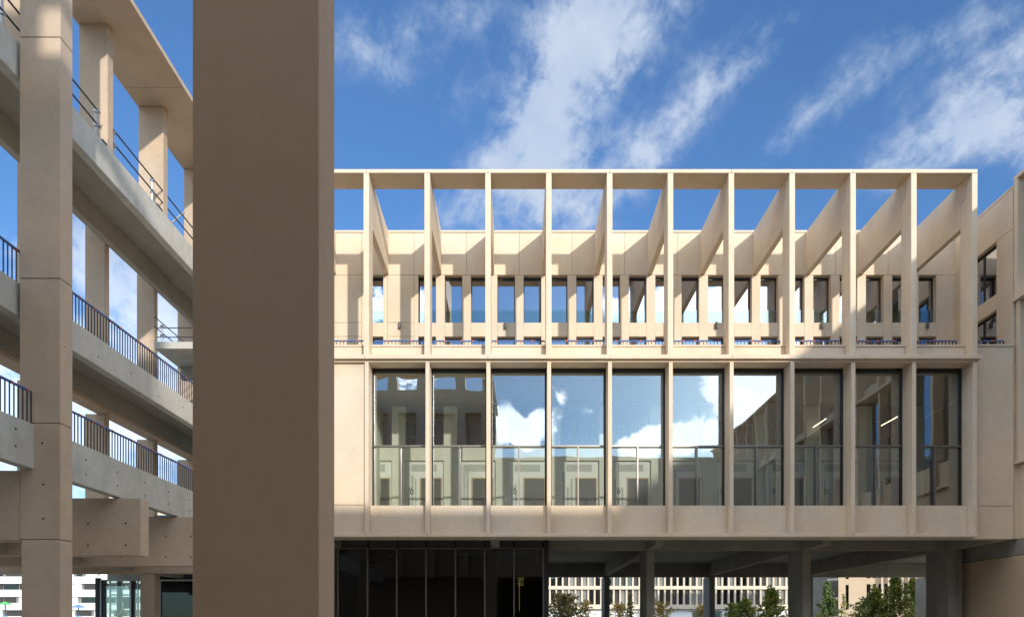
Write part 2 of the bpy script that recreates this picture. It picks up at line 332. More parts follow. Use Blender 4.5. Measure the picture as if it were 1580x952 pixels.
# top-storey wall with window openings
wins = []
for i in range(0, 11):
    if i > 0 or True: wins.append(XI(i) - 0.413)
    if i > 0: wins.append(XI(i) + 0.49)
for k in (-1, -2): wins.append(XI(k) - 0.413)
wins.sort(); HW = 0.302
WT = 0.30
edges = [-8.4]
for w_ in wins: edges += [w_ - HW, w_ + HW]
edges.append(15.02)
for k in range(0, len(edges), 2):          # piers between the windows
    a, b = edges[k], edges[k + 1]
    if b - a < 0.02: continue
    if b - a > 0.9:                          # wide blank panel: three panels with joints
        for z0, z1 in ((9.63, 11.57), (11.58, 12.045), (12.055, 13.675)):
            B('wall_panel', PRE, main, a + 0.15, b - 0.15, YW, YW + WT, z0, z1, 0.005)
        B('wall_pier', PRE, main, a, a + 0.142, YW, YW + WT, 9.63, 13.675, 0.004); B('wall_pier', PRE, main, b - 0.142, b, YW, YW + WT, 9.63, 13.675, 0.004)
        MB().box(a, b, YW + 0.06, YW + WT - 0.01, 9.63, 13.68).build('wall_backing', SHAD, main)
    else:
        B('wall_pier', PRE, main, a, b, YW, YW + WT, 9.63, 13.675, 0.004)
# upper wall band, in panels with fine joints
js = [-8.4] + [XI(i) + d_ for i in range(-1, 11) for d_ in (-0.86, 0.0)] + [15.02]
js = sorted(j for j in js if -8.4 <= j <= 15.02)
for a, b in zip(js[:-1], js[1:]):
    if b - a > 0.05: B('frieze_panel', PRE, main, a + 0.004, b - 0.004, YW, YW + WT, 13.683, 15.13, 0.004)
MB().box(-8.39, 15.01, YW + 0.05, YW + WT, 13.70, 15.12).build('wall_backing', SHAD, main)
B('coping', PRE, main, -8.4, 15.02, YW - 0.03, YW + 0.5, 15.133, 15.20, 0.006)
for w_ in wins:
    B('sill_panel', PRE, main, w_ - HW + 0.003, w_ + HW - 0.003, YW + 0.004, YW + WT - 0.02, 11.58, 12.05, 0.004)
    wn = MB(); a, b = w_ - HW, w_ + HW; yf = YW + 0.19
    for (xa, xb, za, zb) in ((a, a + 0.03, 12.05, 13.675), (b - 0.03, b, 12.05, 13.675), (a, b, 13.60, 13.675), (a, b, 12.05, 12.085)):
        wn.box(xa + 0.001, xb - 0.001, yf, yf + 0.07, za, zb)
    wo = wn.build('window', FRAME, main)
    MB().box(a + 0.028, b - 0.028, yf + 0.03, yf + 0.042, 12.08, 13.605).build('pane', GLASSU, wo)
    MB().box(a + 0.035, b - 0.035, yf - 0.03, yf - 0.02, 12.06, 12.56).build('glass_guard', GLASSC, wo)
    dn = MB()
    for (xa, xb, za, zb) in ((a, a + 0.03, 9.64, 11.57), (b - 0.03, b, 9.64, 11.57), (a, b, 11.50, 11.575)):
        dn.box(xa + 0.001, xb - 0.001, yf, yf + 0.07, za, zb)
    do = dn.build('terrace_door', FRAME, main)
    MB().box(a + 0.028, b - 0.028, yf + 0.03, yf + 0.042, 9.65, 11.505).build('pane', GLASSU, do)
# top-storey interior
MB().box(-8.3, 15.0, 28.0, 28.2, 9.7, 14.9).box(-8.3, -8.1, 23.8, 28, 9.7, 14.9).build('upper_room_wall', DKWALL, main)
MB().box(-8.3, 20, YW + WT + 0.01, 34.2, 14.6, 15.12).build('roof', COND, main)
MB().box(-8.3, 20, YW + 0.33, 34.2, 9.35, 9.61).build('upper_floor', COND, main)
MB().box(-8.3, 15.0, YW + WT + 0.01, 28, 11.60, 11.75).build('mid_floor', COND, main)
# lamps on the terrace wall
for k in range(6):
    x = -4.0 + 3.612 * k
    w_ = MB().tube((x, YW - 0.07, 11.83), (x, YW - 0.07, 12.03), 0.045, 10); w_.box(x - 0.02, x + 0.02, YW - 0.05, YW + 0.001, 11.89, 11.97); w_.build('wall_lamp', GREYF, main)
# lower level: fins, spandrels, glass
YG = Y0 + 0.52
for i in range(0, 11):
    x = XI(i) + 0.01; t = 0.058
    MB().prism([(Y0 - 0.0, 4.43), (Y0 + 0.60, 4.43), (Y0 + 0.60, 9.48), (Y0 - 0.0, 9.48)], 'x', x - t, x + t, 0.005).build('facade_fin', PRE, main)
    B('fin_foot', PRE, main, x - 0.09, x + 0.075, Y0 - 0.03, Y0 + 0.05, 4.395, 4.428, 0.003)
B('head_soffit', PRE, main, -8.2, XI(10) + 0.12, Y0 + 0.02, Y0 + 0.70, 9.484, 9.542, 0.003)
for a, b in [(-8.25, XI(0)), (XI(0), XI(1)), (XI(1), XI(2)), (XI(2), XI(4)), (XI(4), XI(5)), (XI(5), XI(6)), (XI(6), XI(8)), (XI(8), XI(9)), (XI(9), XI(10) + 0.09)]:
    B('base_ledge', PRE, main, a + 0.004, b - 0.004, Y0 - 0.035, Y0 + 0.55, 4.295, 4.392, 0.005)
MB().box(-8.25, 15.0, Y0 + 0.56, Y0 + 0.85, 4.30, 4.88).build('edge_beam', COND, main)
for i in range(0, 10):
    x0, x1 = XI(i) + 0.072, XI(i + 1) - 0.052
    B('spandrel_panel', PRE, main, x0, x1, Y0 + 0.27, Y0 + 0.40, 4.395, 5.27, 0.005)
    fr = MB(); z0, z1 = 5.275, 9.48; zt = 7.09
    fr.box(x0, x0 + 0.045, YG, YG + 0.10, z0, z1).box(x1 - 0.045, x1, YG, YG + 0.10, z0, z1).box(x0, x1, YG + 0.002, YG + 0.10, z1 - 0.11, z1).box(x0, x1, YG + 0.002, YG + 0.10, z0, z0 + 0.03)
    gl = fr.build('glazing', FRAME, main)
    xm = (XI(i) + XI(i + 1)) / 2 + 0.01
    MB().box(x0 + 0.045, x1 - 0.045, YG - 0.05, YG + 0.05, zt, zt + 0.045).box(xm - 0.02, xm + 0.02, YG - 0.06, YG + 0.05, z0 + 0.03, zt - 0.001).build('mullion', BRONZE, gl)
    MB().box(x0 + 0.04, x1 - 0.04, YG + 0.054, YG + 0.064, z0 + 0.02, z1 - 0.10).build('pane', GLASS, gl)
for z0, z1 in ((4.396, 5.255), (5.268, 9.48)):
    B('blank_panel', PRE, main, -8.2, XI(0) - 0.052, Y0 + 0.12, Y0 + 0.5, z0, z1, 0.005)
MB().box(-8.2, XI(0) - 0.06, Y0 + 0.2, Y0 + 0.49, 4.40, 9.47).build('wall_backing', SHAD, main)
# corner panel between facade and right wing
for z0, z1 in ((4.27, 5.255), (5.268, 10.055)):
    B('corner_panel', PRE, main, XI(10) + 0.10, 14.97, Y0 + 0.30, Y0 + 0.62, z0, z1, 0.005)
B('corner_cap', PRE, main, XI(10) + 0.26, 14.985, Y0 + 0.27, Y0 + 0.64, 10.06, 10.115, 0.005)
MB().box(XI(10) + 0.12, 14.95, Y0 + 0.4, Y0 + 0.60, 4.3, 10.05).build('wall_backing', SHAD, main)
# interior of the hall behind the tall glass
YI = 23.85
MB().box(-8.2, 15.0, Y0 + 0.86, 30, 4.80, 4.95).build('hall_floor', COND, main)
ip = MB()
for i in range(-1, 11):
    xc = XI(i) + 0.35
    ip.box(xc - 0.23, xc + 0.23, YI - 0.10, YI + 0.25, 4.96, 9.3)
ip.build('hall_pier', PLAS, main)
MB().box(-8.2, 15.0, YI - 0.101, YI + 0.4, 7.42, 7.95).build('gallery_slab', PLAS, main)
MB().box(-8.2, -4.75, Y0 + 0.66, 27, 4.96, 9.3).build('hall_side_wall', PLAS, main)
MB().box(15.0, 15.1, Y0 + 0.66, 28, 4.96, 9.3).build('hall_side_wall', DKWALL, main)
rr = random.Random(3)
for i in range(-1, 10):
    xa, xb = XI(i) + 0.35 + 0.235, XI(i + 1) + 0.35 - 0.235
    wp = MB(); dxa, dxb = xa + 0.50, xa + 1.27
    wp.box(xa, dxa, YI, YI + 0.1, 4.96, 7.41).box(dxb, xb, YI, YI + 0.1, 4.96, 7.41).box(dxa, dxb, YI, YI + 0.1, 6.82, 7.41)
    pn = wp.build('door_surround', WHITEP, main)
    st = MB()
    for q in range(3):
        xx = xa + 0.06 + q * 0.13 + rr.uniform(-0.02, 0.02)
        st.box(xx, xx + rr.uniform(0.04, 0.09), YI - 0.003, YI, 5.0 + rr.uniform(0, 0.5), 6.6 + rr.uniform(-0.2, 0.5))
    st.box(xa + 0.2, xb - 0.25, YI - 0.0035, YI, 7.05, 7.3)
    st.build('plaster_patch', PATCH, pn)
    MB().box(dxa, dxa + 0.045, YI - 0.02, YI + 0.06, 4.96, 6.84).box(dxb - 0.045, dxb, YI - 0.02, YI + 0.06, 4.96, 6.84).box(dxa + 0.045, dxb - 0.045, YI - 0.02, YI + 0.06, 6.79, 6.84).build('door_frame', WOODF, pn)
    MB().box(dxa + 0.046, dxb - 0.046, YI + 0.02, YI + 0.05, 4.96, 6.79).build('door', DOORD, pn)
    if i % 2 == 0 or i > 5:
        c = MB(); px, pz = xa + 0.22, 6.35
        for q in range(8):
            t0, t1 = q * math.pi / 4, (q + 1) * math.pi / 4
            c.tube((px + 0.05 * math.cos(t0), YI - 0.02, pz + 0.08 * math.sin(t0)), (px + 0.05 * math.cos(t1), YI - 0.025, pz + 0.08 * math.sin(t1)), 0.012, 6)
        c.tube((px - 0.05, YI - 0.02, pz), (px - 0.02, YI - 0.02, pz + 0.16), 0.012, 6)
        c.build('cable_coil', RAILD, pn)
    railing(main, 'x', YI + 0.02, xa, xb, 7.95, 8.75, tape=False, name='gallery_railing', seed=i)
cb = MB(); px = XI(4) + 0.75
cb.tube((px, YI - 0.13, 7.4), (px + 0.01, YI - 0.13, 6.1), 0.008, 6).tube((px + 0.03, YI - 0.13, 7.4), (px + 0.06, YI - 0.13, 5.6), 0.008, 6).tube((px + 0.06, YI - 0.13, 5.6), (px - 0.05, YI - 0.13, 5.3), 0.015, 6).tube((px - 0.02, YI - 0.13, 6.1), (px + 0.05, YI - 0.13, 5.9), 0.02, 6)
cb.build('hanging_cable', RAILD, main)
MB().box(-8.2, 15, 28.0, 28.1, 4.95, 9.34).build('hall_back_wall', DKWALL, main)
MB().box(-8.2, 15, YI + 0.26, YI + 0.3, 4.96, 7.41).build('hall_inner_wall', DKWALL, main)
for (xa, ya) in ((12.56, 22.5), (10.3, 22.7)):
    MB().box(xa - 0.008, xa + 0.008, ya, ya + 1.0, 8.54, 8.56).build('linear_lamp', LIT, main)
# undercroft
XC = [-5.9, -0.8, 4.31, 9.48, 14.3]
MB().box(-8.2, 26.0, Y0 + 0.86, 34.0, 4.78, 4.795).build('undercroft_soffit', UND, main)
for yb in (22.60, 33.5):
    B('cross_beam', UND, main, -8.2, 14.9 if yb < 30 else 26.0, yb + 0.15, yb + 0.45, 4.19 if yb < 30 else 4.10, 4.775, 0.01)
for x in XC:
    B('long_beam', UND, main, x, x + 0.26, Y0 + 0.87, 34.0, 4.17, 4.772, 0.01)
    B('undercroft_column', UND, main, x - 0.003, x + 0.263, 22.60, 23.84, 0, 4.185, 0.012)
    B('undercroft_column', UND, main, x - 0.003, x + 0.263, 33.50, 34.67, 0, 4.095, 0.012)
B('undercroft_column', PRE, main, 20.25, 20.5, 33.50, 34.67, 0, 4.095, 0.012)
MB().box(15.0, 26, 33.96, 34.2, 4.8, 15.1).box(15.5, 26, 20.7, 34, 4.80, 4.95).build('rear_wall', PRE, main)
B('undercroft_column', UND, main, 14.57, 14.84, 22.72, 23.2, 0, 4.185, 0.01)
th = MB()
for x in [-0.2 + 0.7 * k for k in range(20)]:
    th.tube((x, 33.64, 4.5), (x, 33.66, 4.5), 0.022, 8)
    th.tube((x + 0.3, 22.745, 4.55), (x + 0.3, 22.76, 4.55), 0.018, 8)
th.build('tie_holes', HOLE, main)
# rear wall of upper storeys
MB().box(-8.3, 20, 34.0, 34.2, 4.8, 15.1).build('rear_wall', PRE, main)

# lobby with dark glass under the building
lob = thing('glass_lobby', 'dark glazed ground floor lobby with slim bronze mullions under the beige building', 'lobby', (-3, 21.9, 0))
YL = 21.95
lm = MB(); lx = 0.86
for k in range(10):
    MB().box(lx - 0.94 * k - 0.02, lx - 0.94 * k + 0.02, YL - 0.09, YL + 0.06, 0, 4.165).build('mullion', BRONZE, lob)
for k in range(9):
    a, b = lx - 0.94 * (k + 1) + 0.021, lx - 0.94 * k - 0.021
    MB().box(a, b, YL, YL + 0.012, 0.02, 4.12).build('pane', GLASSD, lob)
    MB().box(a, b, YL + 0.013, YL + 0.02, 4.17, 4.76).build('head_panel', LOBD, lob)
MB().box(-7.6, lx, YL - 0.03, YL + 0.05, 4.125, 4.168).build('transom', BRONZE, lob)
MB().box(lx + 0.021, lx + 0.17, YL - 0.05, YL + 0.2, 0, 4.76).build('corner_post', FRAME, lob)
MB().box(lx + 0.06, lx + 0.12, YL + 0.21, 30, 0, 4.76).box(-8.1, lx, 29.9, 30, 0, 4.76).box(-8.2, -8.1, YL, 30, 0, 4.76).build('inner_wall', LOBD, lob)
MB().box(-8.1, lx, 24.6, 24.8, 0, 3.9).build('inner_partition', LOBD, lob)
lt = MB()  # glowing strokes stand in for a yellow lit strip reflected in the glass
for k, zz_ in enumerate((3.35, 3.28, 3.18, 3.1)): lt.tube((0.02 + 0.03 * (k % 2), 24.3, zz_), (0.26, 24.3, zz_ + 0.03), 0.008, 6)
lt.tube((0.10, 24.3, 2.2), (0.10, 24.3, 3.3), 0.008, 6)
lt.build('strip_reflection', emis('strip_glow', (0.9, 0.65, 0.2), 0.8), lob)

# ------------------------------------------------------------------ right wing
wing = thing('wing_building', 'beige precast wing closing the courtyard on the right edge', 'building', (15, 10, 0))
XW = 15.0
# end wall of the terrace (plane X = 15), with two openings
YA, YB = 20.63, 23.9
wy0, wy1 = 21.33, 22.95
B('end_wall', PRE, wing, XW, XW + 0.3, YA, YB, 13.66, 14.86, 0.004)
B('end_wall_coping', PRE, wing, XW - 0.01, XW + 0.32, YA, YB, 14.865, 14.95, 0.004)
B('end_wall', PRE, wing, XW, XW + 0.3, YA, wy0, 9.62, 13.652, 0.004)
B('end_wall', PRE, wing, XW, XW + 0.3, wy1, YB, 9.62, 13.652, 0.004)
B('end_wall', PRE, wing, XW, XW + 0.3, wy0 + 0.004, wy1 - 0.004, 11.53, 12.02, 0.004)
for z0, z1 in ((12.02, 13.652), (9.62, 11.53)):
    f = MB(); xf = XW + 0.13
    f.box(xf, xf + 0.07, wy0, wy0 + 0.05, z0, z1).box(xf, xf + 0.07, wy1 - 0.05, wy1, z0, z1).box(xf, xf + 0.07, wy0, wy1, z1 - 0.07, z1).box(xf, xf + 0.07, wy0, wy1, z0, z0 + 0.05).box(xf, xf + 0.07, 22.05, 22.12, z0, z1)
    wo = f.build('window', FRAME, wing)
    MB().box(xf + 0.02, xf + 0.03, wy0 + 0.04, wy1 - 0.04, z0 + 0.04, z1 - 0.06).build('pane', GLASSU, wo)
MB().box(XW + 2.5, XW + 2.6, 18, 27, 9.6, 15).box(XW + 0.31, XW + 3, 18, 27, 14.7, 14.85).box(XW + 0.31, XW + 3, 23.9, 24, 9.6, 14.7).build('end_room', DKWALL, wing)
YR = [20.43 - PIT * k for k in range(0, 18)]     # fins, marching towards and past the camera
yend = YR[-1] - 0.3
for y in YR:
    MB().box(XW, XW + 0.54, y, y + 0.165, 11.56, 15.05, 0.006).build('fin_column', PRE, wing)
    MB().box(XW + 0.06, XW + 0.54, y, y + 0.15, 6.62, 11.40, 0.006).build('facade_fin', PRE, wing)
    MB().box(XW + 0.55, XW + 3.1, y, y + 0.16, 13.7, 15.04, 0.005).build('roof_beam', PRE, wing)
B('roof_plate', PRE, wing, XW - 0.004, XW + 0.76, yend, YR[0] + 0.17, 15.055, 15.17)
B('ledge', PRE, wing, XW - 0.03, XW + 0.6, yend, YR[0] + 0.165, 11.42, 11.55)
B('base_ledge', PRE, wing, XW + 0.0, XW + 0.6, yend, YR[0] + 0.165, 6.52, 6.61)
MB().box(XW + 0.25, XW + 0.4, yend, YR[0] - 0.01, 6.62, 7.5).box(XW + 0.25, XW + 0.4, yend, YR[0] - 0.01, 11.56, 12.0).build('spandrel', PRE, wing)
MB().box(XW + 0.62, XW + 3.1, yend, 20.4, 11.38, 11.55).box(XW + 0.62, XW + 3.1, yend, 20.4, 6.5, 6.62).build('floor_slab', COND, wing)
for k, y in enumerate(YR[1:]):
    MB().box(XW + 0.45, XW + 0.47, y + 0.17, y + PIT - 0.02, 7.5, 11.4).build('pane', GLASSU, wing)
MB().box(XW + 3.1, XW + 3.4, yend, 20.5, 13.7, 15.0).box(XW + 3.1, XW + 3.4, yend, 20.5, 11.5, 12.0).box(XW + 3.3, XW + 3.4, yend, 20.5, 12.0, 13.7).build('setback_wall', PRE, wing)
for k, y in enumerate(YR[1:]):
    for q in (0.45, 1.35):
        B('wall_pier', PRE, wing, XW + 3.1, XW + 3.29, y + q - 0.15, y + q + 0.15, 12.0, 13.7, 0)
MB().box(XW + 3.25, XW + 3.27, yend, 20.5, 12.0, 13.7).build('pane', GLASSU, wing)
MB().box(XW + 5.5, XW + 5.6, yend, 20.5, 0, 15).box(XW + 3.4, XW + 6, yend, 20.5, 14.8, 15).build('inner_wall', DKWALL, wing)
B('lower_wall', PRE, wing, XW + 0.16, XW + 0.5, yend, YR[0] + 0.43, 4.28, 6.51, 0.005)
B('lower_wall', PRE, wing, XW + 0.02, XW + 0.4, YR[0] + 0.175, 24.0, 4.28, 9.60, 0.004)
MB().box(XW + 0.56, XW + 3.4, 20.45, 20.6, 4.3, 15.0).build('party_wall', PRE, wing)
# ground floor wall of the wing, in panels with open joints
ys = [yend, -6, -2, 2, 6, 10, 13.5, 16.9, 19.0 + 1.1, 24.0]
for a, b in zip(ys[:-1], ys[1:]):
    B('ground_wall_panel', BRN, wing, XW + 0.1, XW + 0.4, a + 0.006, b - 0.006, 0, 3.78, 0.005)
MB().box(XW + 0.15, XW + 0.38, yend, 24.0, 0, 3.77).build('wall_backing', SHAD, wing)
MB().box(XW + 0.12, XW + 2.4, yend, 24.0, 3.80, 4.26).build('wall_head', UND, wing)

# ------------------------------------------------------------------ gallery building on the left
gal = thing('gallery_building', 'open concrete gallery building on the left with stacked walkways and beige columns', 'building', (-9, 14, 0))
XO = -8.29
def tieholes(parent, pts, axis):
    m = MB()
    for (x, y, z) in pts:
        if axis == 'x': m.tube((x - 0.01, y, z), (x + 0.003, y, z), 0.020, 10)
        else: m.tube((x, y - 0.003, z), (x, y + 0.01, z), 0.020, 10)
    return m.build('tie_holes', HOLE, parent)
# big outer columns with precast joints
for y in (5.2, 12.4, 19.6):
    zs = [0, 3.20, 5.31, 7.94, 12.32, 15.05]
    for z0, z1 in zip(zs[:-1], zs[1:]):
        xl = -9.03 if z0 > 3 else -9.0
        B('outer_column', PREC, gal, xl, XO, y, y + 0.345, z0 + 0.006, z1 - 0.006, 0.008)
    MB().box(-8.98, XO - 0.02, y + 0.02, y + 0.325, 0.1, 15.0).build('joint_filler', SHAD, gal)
tieholes(gal, [(-8.60, 12.4, 3.58), (-8.60, 12.4, 4.20), (-8.62, 12.4, 4.95)], 'y')
MB().tube((XO - 0.01, 12.52, 6.75), (XO + 0.003, 12.52, 6.75), 0.012, 8).build('tie_hole', HOLE, gal)
for y in (12.78, 15.2, 17.6, 20.0):
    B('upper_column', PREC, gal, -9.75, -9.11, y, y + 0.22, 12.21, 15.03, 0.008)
B('roof_plate', PREC, gal, -9.78, XO, -1.0, 17.0, 15.035, 15.16, 0.006)
B('roof_plate', PREC, gal, -9.78, XO, 17.008, 26.0, 15.035, 15.16, 0.006)
for y in (12.8, 15.2, 17.6, 20.0, 22.4):
    for z0, z1 in ((7.83, 12.02), (4.48, 7.11)):
        B('rear_column', PREC, gal, -11.13, -10.62, y, y + 0.2, z0, z1, 0.008)
# walkway slabs
def slab(xe, ztop, zbot, zs, zbb, xi, y0=-1.0, y1=26.0):
    B('slab_edge', CON, gal, xe - 0.2, xe, y0, y1, zbot, ztop, 0.012)
    MB().box(xi, xe - 0.201, y0, y1, zs, zs + 0.16).build('walkway_slab', COND, gal)
    if not zbb: return
    for a, b in ((y0, 13.0), (13.012, 19.9), (19.912, y1)):
        B('inner_beam', COND, gal, -10.58, -10.40, a, b, zbb, zs - 0.002, 0.01)
slab(-9.10, 12.29, 11.62, 12.03, 11.46, -11.0)
slab(-9.10, 7.90, 7.28, 7.66, 7.22, -10.9)
B('rear_plate', PREC, gal, -10.85, -10.42, -1.0, 26, 7.12, 7.215, 0.005)
slab(-8.77, 5.29, 4.48, 5.06, 0, -10.2)
tieholes(gal, [(-9.10, 13.6 + k * 1.25, 7.60 - 0.12 * (k % 2)) for k in range(6)], 'x')
tieholes(gal, [(-8.77, 11.95, z) for z in (4.78, 5.08)] + [(-8.77, 13.9 + k * 1.1, z) for k in range(7) for z in (4.72, 5.02)], 'x')
railing(gal, 'y', -9.14, 9.0, 25.5, 7.90, 8.50, seed=5)
railing(gal, 'y', -8.81, 9.0, 12.385, 5.29, 5.88, seed=6)
railing(gal, 'y', -8.81, 12.76, 25.5, 5.29, 5.88, seed=8)
# first-floor cross beams running out to the outer plane
for y in (5.2, 12.4, 15.05, 17.6, 20.0):
    a = y + (0.003 if y in (12.4, 5.2) else 0)
    x1 = XO if y not in (12.4, 5.2) else -9.035
    B('cantilever_beam', PREC, gal, -16.0, x1, a, a + 0.34, 3.19, 4.455, 0.01)
tieholes(gal, [(x, 15.05, z) for x in (-9.45, -8.62) for z in (3.42, 3.90)] + [(x, 17.6, z) for x in (-10.2, -9.05, -8.4) for z in (3.42, 3.95)] + [(x, 12.403, z) for x in (-9.9, -11.0) for z in (3.42, 3.9)], 'y')
B('ground_beam', COND, gal, -11.6, -11.25, -1, 26, 3.28, 4.44, 0.01)
MB().box(-16, -11.3, -1, 26, 4.458, 4.475).build('ground_soffit', COND, gal)
B('rear_ground_beam', CON, gal, -16, -9.0, 21.0, 21.3, 3.30, 4.45, 0.01)
B('rear_ground_beam', CON, gal, -14.4, -9.0, 24.0, 24.3, 3.26, 3.9, 0.01)
B('ground_column', PREC, gal, -11.05, -10.63, 20.03, 20.35, 0, 3.185, 0.01)
# corner platform
plat = B('corner_platform', CON, gal, -10.09, -8.2, 19.0, 23.5, 9.36, 9.555, 0.008)
MB().box(-10.0, -8.3, 20.3, 20.5, 9.0, 9.355).build('platform_beam', COND, gal)

# scaffold guard rails
sc = thing('scaffold_railing', 'scaffold tube guard rail on the topmost walkway edge at upper left', 'scaffold railing', (-9.2, 14, 12.29), 'scaffold guard rails on the gallery building')
def post(par, x, y, z0, h): 
    p = MB().tube((x, y, z0), (x, y, z0 + h), 0.024, 8).build('post', GALV, par)
    c = MB()
    for q in (0.40 * h, 0.88 * h): c.box(x - 0.035, x + 0.045, y - 0.035, y + 0.035, z0 + q - 0.035, z0 + q + 0.035)
    c.box(x - 0.05, x + 0.05, y - 0.05, y + 0.05, z0, z0 + 0.015); c.build('coupler', GALV, p)
for y in (12.15, 14.86, 15.5, 17.15, 19.5, 21.9): post(sc, -9.16, y, 12.29, 0.62)
for z in (12.55, 12.86): MB().tube((-9.13, 9.5, z), (-9.13, 14.95, z), 0.018, 8).build('tube', RAILD, sc); MB().tube((-9.13, 15.4, z), (-9.13, 22, z), 0.018, 8).build('tube', RAILD, sc)
MB().tube((-9.2, 15.3, 13.2), (-9.6, 16.3, 12.25), 0.022, 8).build('brace', GALV, sc)
MB().tube((-9.2, 13.9, 12.9), (-9.7, 13.9, 12.25), 0.022, 8).build('brace', GALV, sc)
MB().tube((-9.2, 18.9, 13.1), (-9.6, 18.4, 12.25), 0.022, 8).build('brace', GALV, sc)
MB().box(-9.3, -9.12, 15.05, 15.3, 12.292, 12.36).box(-9.3, -9.12, 17.3, 17.6, 12.292, 12.36).build('toe_block', RAILD, sc)
sc2 = thing('scaffold_railing', 'scaffold tube guard rail standing on the small corner platform', 'scaffold railing', (-9.8, 19.2, 9.555), 'scaffold guard rails on the gallery building')
post(sc2, -9.92, 19.1, 9.555, 0.52)
post(sc2, -8.6, 19.1, 9.555, 0.52)
for z in (9.73, 9.99): MB().tube((-10.05, 19.12, z), (-8.3, 19.12, z), 0.014, 8).build('tube', RAILD, sc2)
for z in (9.75, 10.02): MB().tube((-9.95, 18.75, z + 0.12), (-9.95, 22.5, z + 0.12), 0.014, 8).build('tube', RAILD, sc2)

# ------------------------------------------------------------------ near column
colm = thing('concrete_column', 'tall wide beige precast column in the foreground, in shade', 'column', (-1.5, 4.0, 0))
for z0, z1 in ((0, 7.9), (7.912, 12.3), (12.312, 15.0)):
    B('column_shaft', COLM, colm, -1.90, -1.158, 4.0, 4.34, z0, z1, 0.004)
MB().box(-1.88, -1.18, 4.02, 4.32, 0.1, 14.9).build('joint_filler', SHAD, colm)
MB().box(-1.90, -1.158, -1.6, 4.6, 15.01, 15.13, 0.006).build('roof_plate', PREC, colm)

# ------------------------------------------------------------------ building behind the viewpoint (mirrored in the glass, shades the yard)
opp = thing('opposite_building', 'beige building behind the viewpoint, mirrored in the hall glass', 'building', (6, -2, 0))
YO = -1.2
B('upper_wall', PRE, opp, -1.7, XW, YO - 8, YO, 5.0, 12.3, 0.01)
B('undercroft_wall', LOBD, opp, -1.7, XW, YO - 8, YO - 3, 0, 5.0, 0)
tall = MB().box(-22, -1.7, YO - 8, YO - 0.6, 5, 15.8).box(-22, -1.7, YO - 4, YO - 3.6, 0, 5)
tall.build('tower_wall', PREC, opp)
tp = MB()
for xa, xb in ((-1.9, -1.7), (-3.8, -3.2), (-6.3, -5.4), (-8.1, -7.5), (-10.5, -9.9), (-13, -12.4), (-16, -15)): tp.box(xa, xb, YO - 0.5, YO, 5.0, 17.6)
tp.box(-22, -1.7, YO - 0.9, YO + 0.0, 17.6, 17.75).box(-22, -1.7, YO - 0.5, YO - 0.01, 15.1, 16.5)
tp.build('pergola_frame', PREC, opp)

# ------------------------------------------------------------------ background buildings
off = thing('office_building', 'bright cream office block with slim fins and tall windows seen through the undercroft', 'building', (20, 110, 0))
YOF = 110.0
ob = MB().box(-14, 55, YOF + 1.0, YOF + 16, 0, 20); ob.build('wall', CREAM, off)
FL = [(1.2, 4.55), (5.35, 7.80), (8.35, 10.9), (11.5, 14.0), (14.6, 17.2)]
SC_ = YOF / F
WX0 = (848 - VX) * SC_ - 6.2
for li, (z0, z1) in enumerate(FL):
    if li == 0: continue
    MB().box(-14, 55, YOF + 0.2, YOF + 0.99, z1, z1 + 0.55 if li < 4 else 20.0).build('floor_band', CREAM, off)
MB().box(-14, 55, YOF + 0.0, YOF + 0.99, 4.62, 5.35).build('floor_band', CREAM, off)
MB().box(-14, 55, YOF - 0.05, YOF + 0.99, 4.50, 4.60).build('drip_edge', SHAD, off)
fins = [-3 + 1.034 * k for k in range(56)]
for k, x in enumerate(fins):
    f = MB().box(x, x + 0.27, YOF + 0.45, YOF + 0.98, 5.36, 20.05); f.build('fin', CREAM, off)
wl = 0
for li in (1, 2):
    z0, z1 = FL[li]
    for k, x in enumerate(fins[:-1]):
        if x < 2 or x > 47: continue
        wo = MB().box(x + 0.28, x + 1.03, YOF + 0.85, YOF + 0.95, z0, z1).build('window', (BLIND, FARG, BLIND, LOBD, FARG)[(k * 7 + li * 3 + k // 4) % 5], off)
        wl += 1
# lighter ground storey
MB().box(-14, 55, YOF + 0.4, YOF + 0.99, 0, 4.5).build('ground_wall', WHT, off)
MB().box(28.5, 33, YOF + 0.3, YOF + 0.39, 1.0, 4.3).build('shop_window', GLASSC, off)

tanb = thing('tan_building', 'tan building with narrow upright window slots seen at the right end of the undercroft', 'building', (28.3, 60, 0))
def tpx(px):
    k = (px - VX) / F; return 28.3 + (k * 60 - 28.3) / (0.832 + 0.555 * k)
MB().box(28.35, 60, 60.3, 72, 0, 13).build('wall', TAN, tanb)
cuts = [(1304.5, 1309.5), (1337, 1343), (1346.5, 1351.5), (1355.5, 1360), (1364.5, 1370), (1375, 1381), (1385, 1391), (1395, 1401), (1405, 1412), (1416, 1424)]
prev = 28.3
for n_, (a, b) in enumerate(cuts):
    xa, xb = tpx(a), tpx(b)
    for z0, z1 in ((3.2, 5.35), (5.85, 8.6)):
        MB().box(xa, xb, 60.12, 60.29, z0, z1).build('window', GLASSD, tanb)
    MB().box(prev, xa - 0.003, 60.0, 60.29, 0, 13).build('wall_panel', TAN, tanb)
    MB().box(xa, xb, 60, 60.29, 0, 3.2).box(xa, xb, 60, 60.29, 5.35, 5.85).box(xa, xb, 60, 60.29, 8.6, 13).build('wall_panel', TAN, tanb)
    prev = xb + 0.003
MB().box(prev, 60, 60, 60.29, 0, 13).build('wall_panel', TAN, tanb)
for (a, b) in cuts[3:]:
    MB().box(tpx(b) + 0.02, tpx(b) + 0.16, 59.65, 59.99, 3.0, 12.9).build('fin', CREAM, tanb)
tanb.rotation_euler = (0, 0, math.atan2(-2, 3))

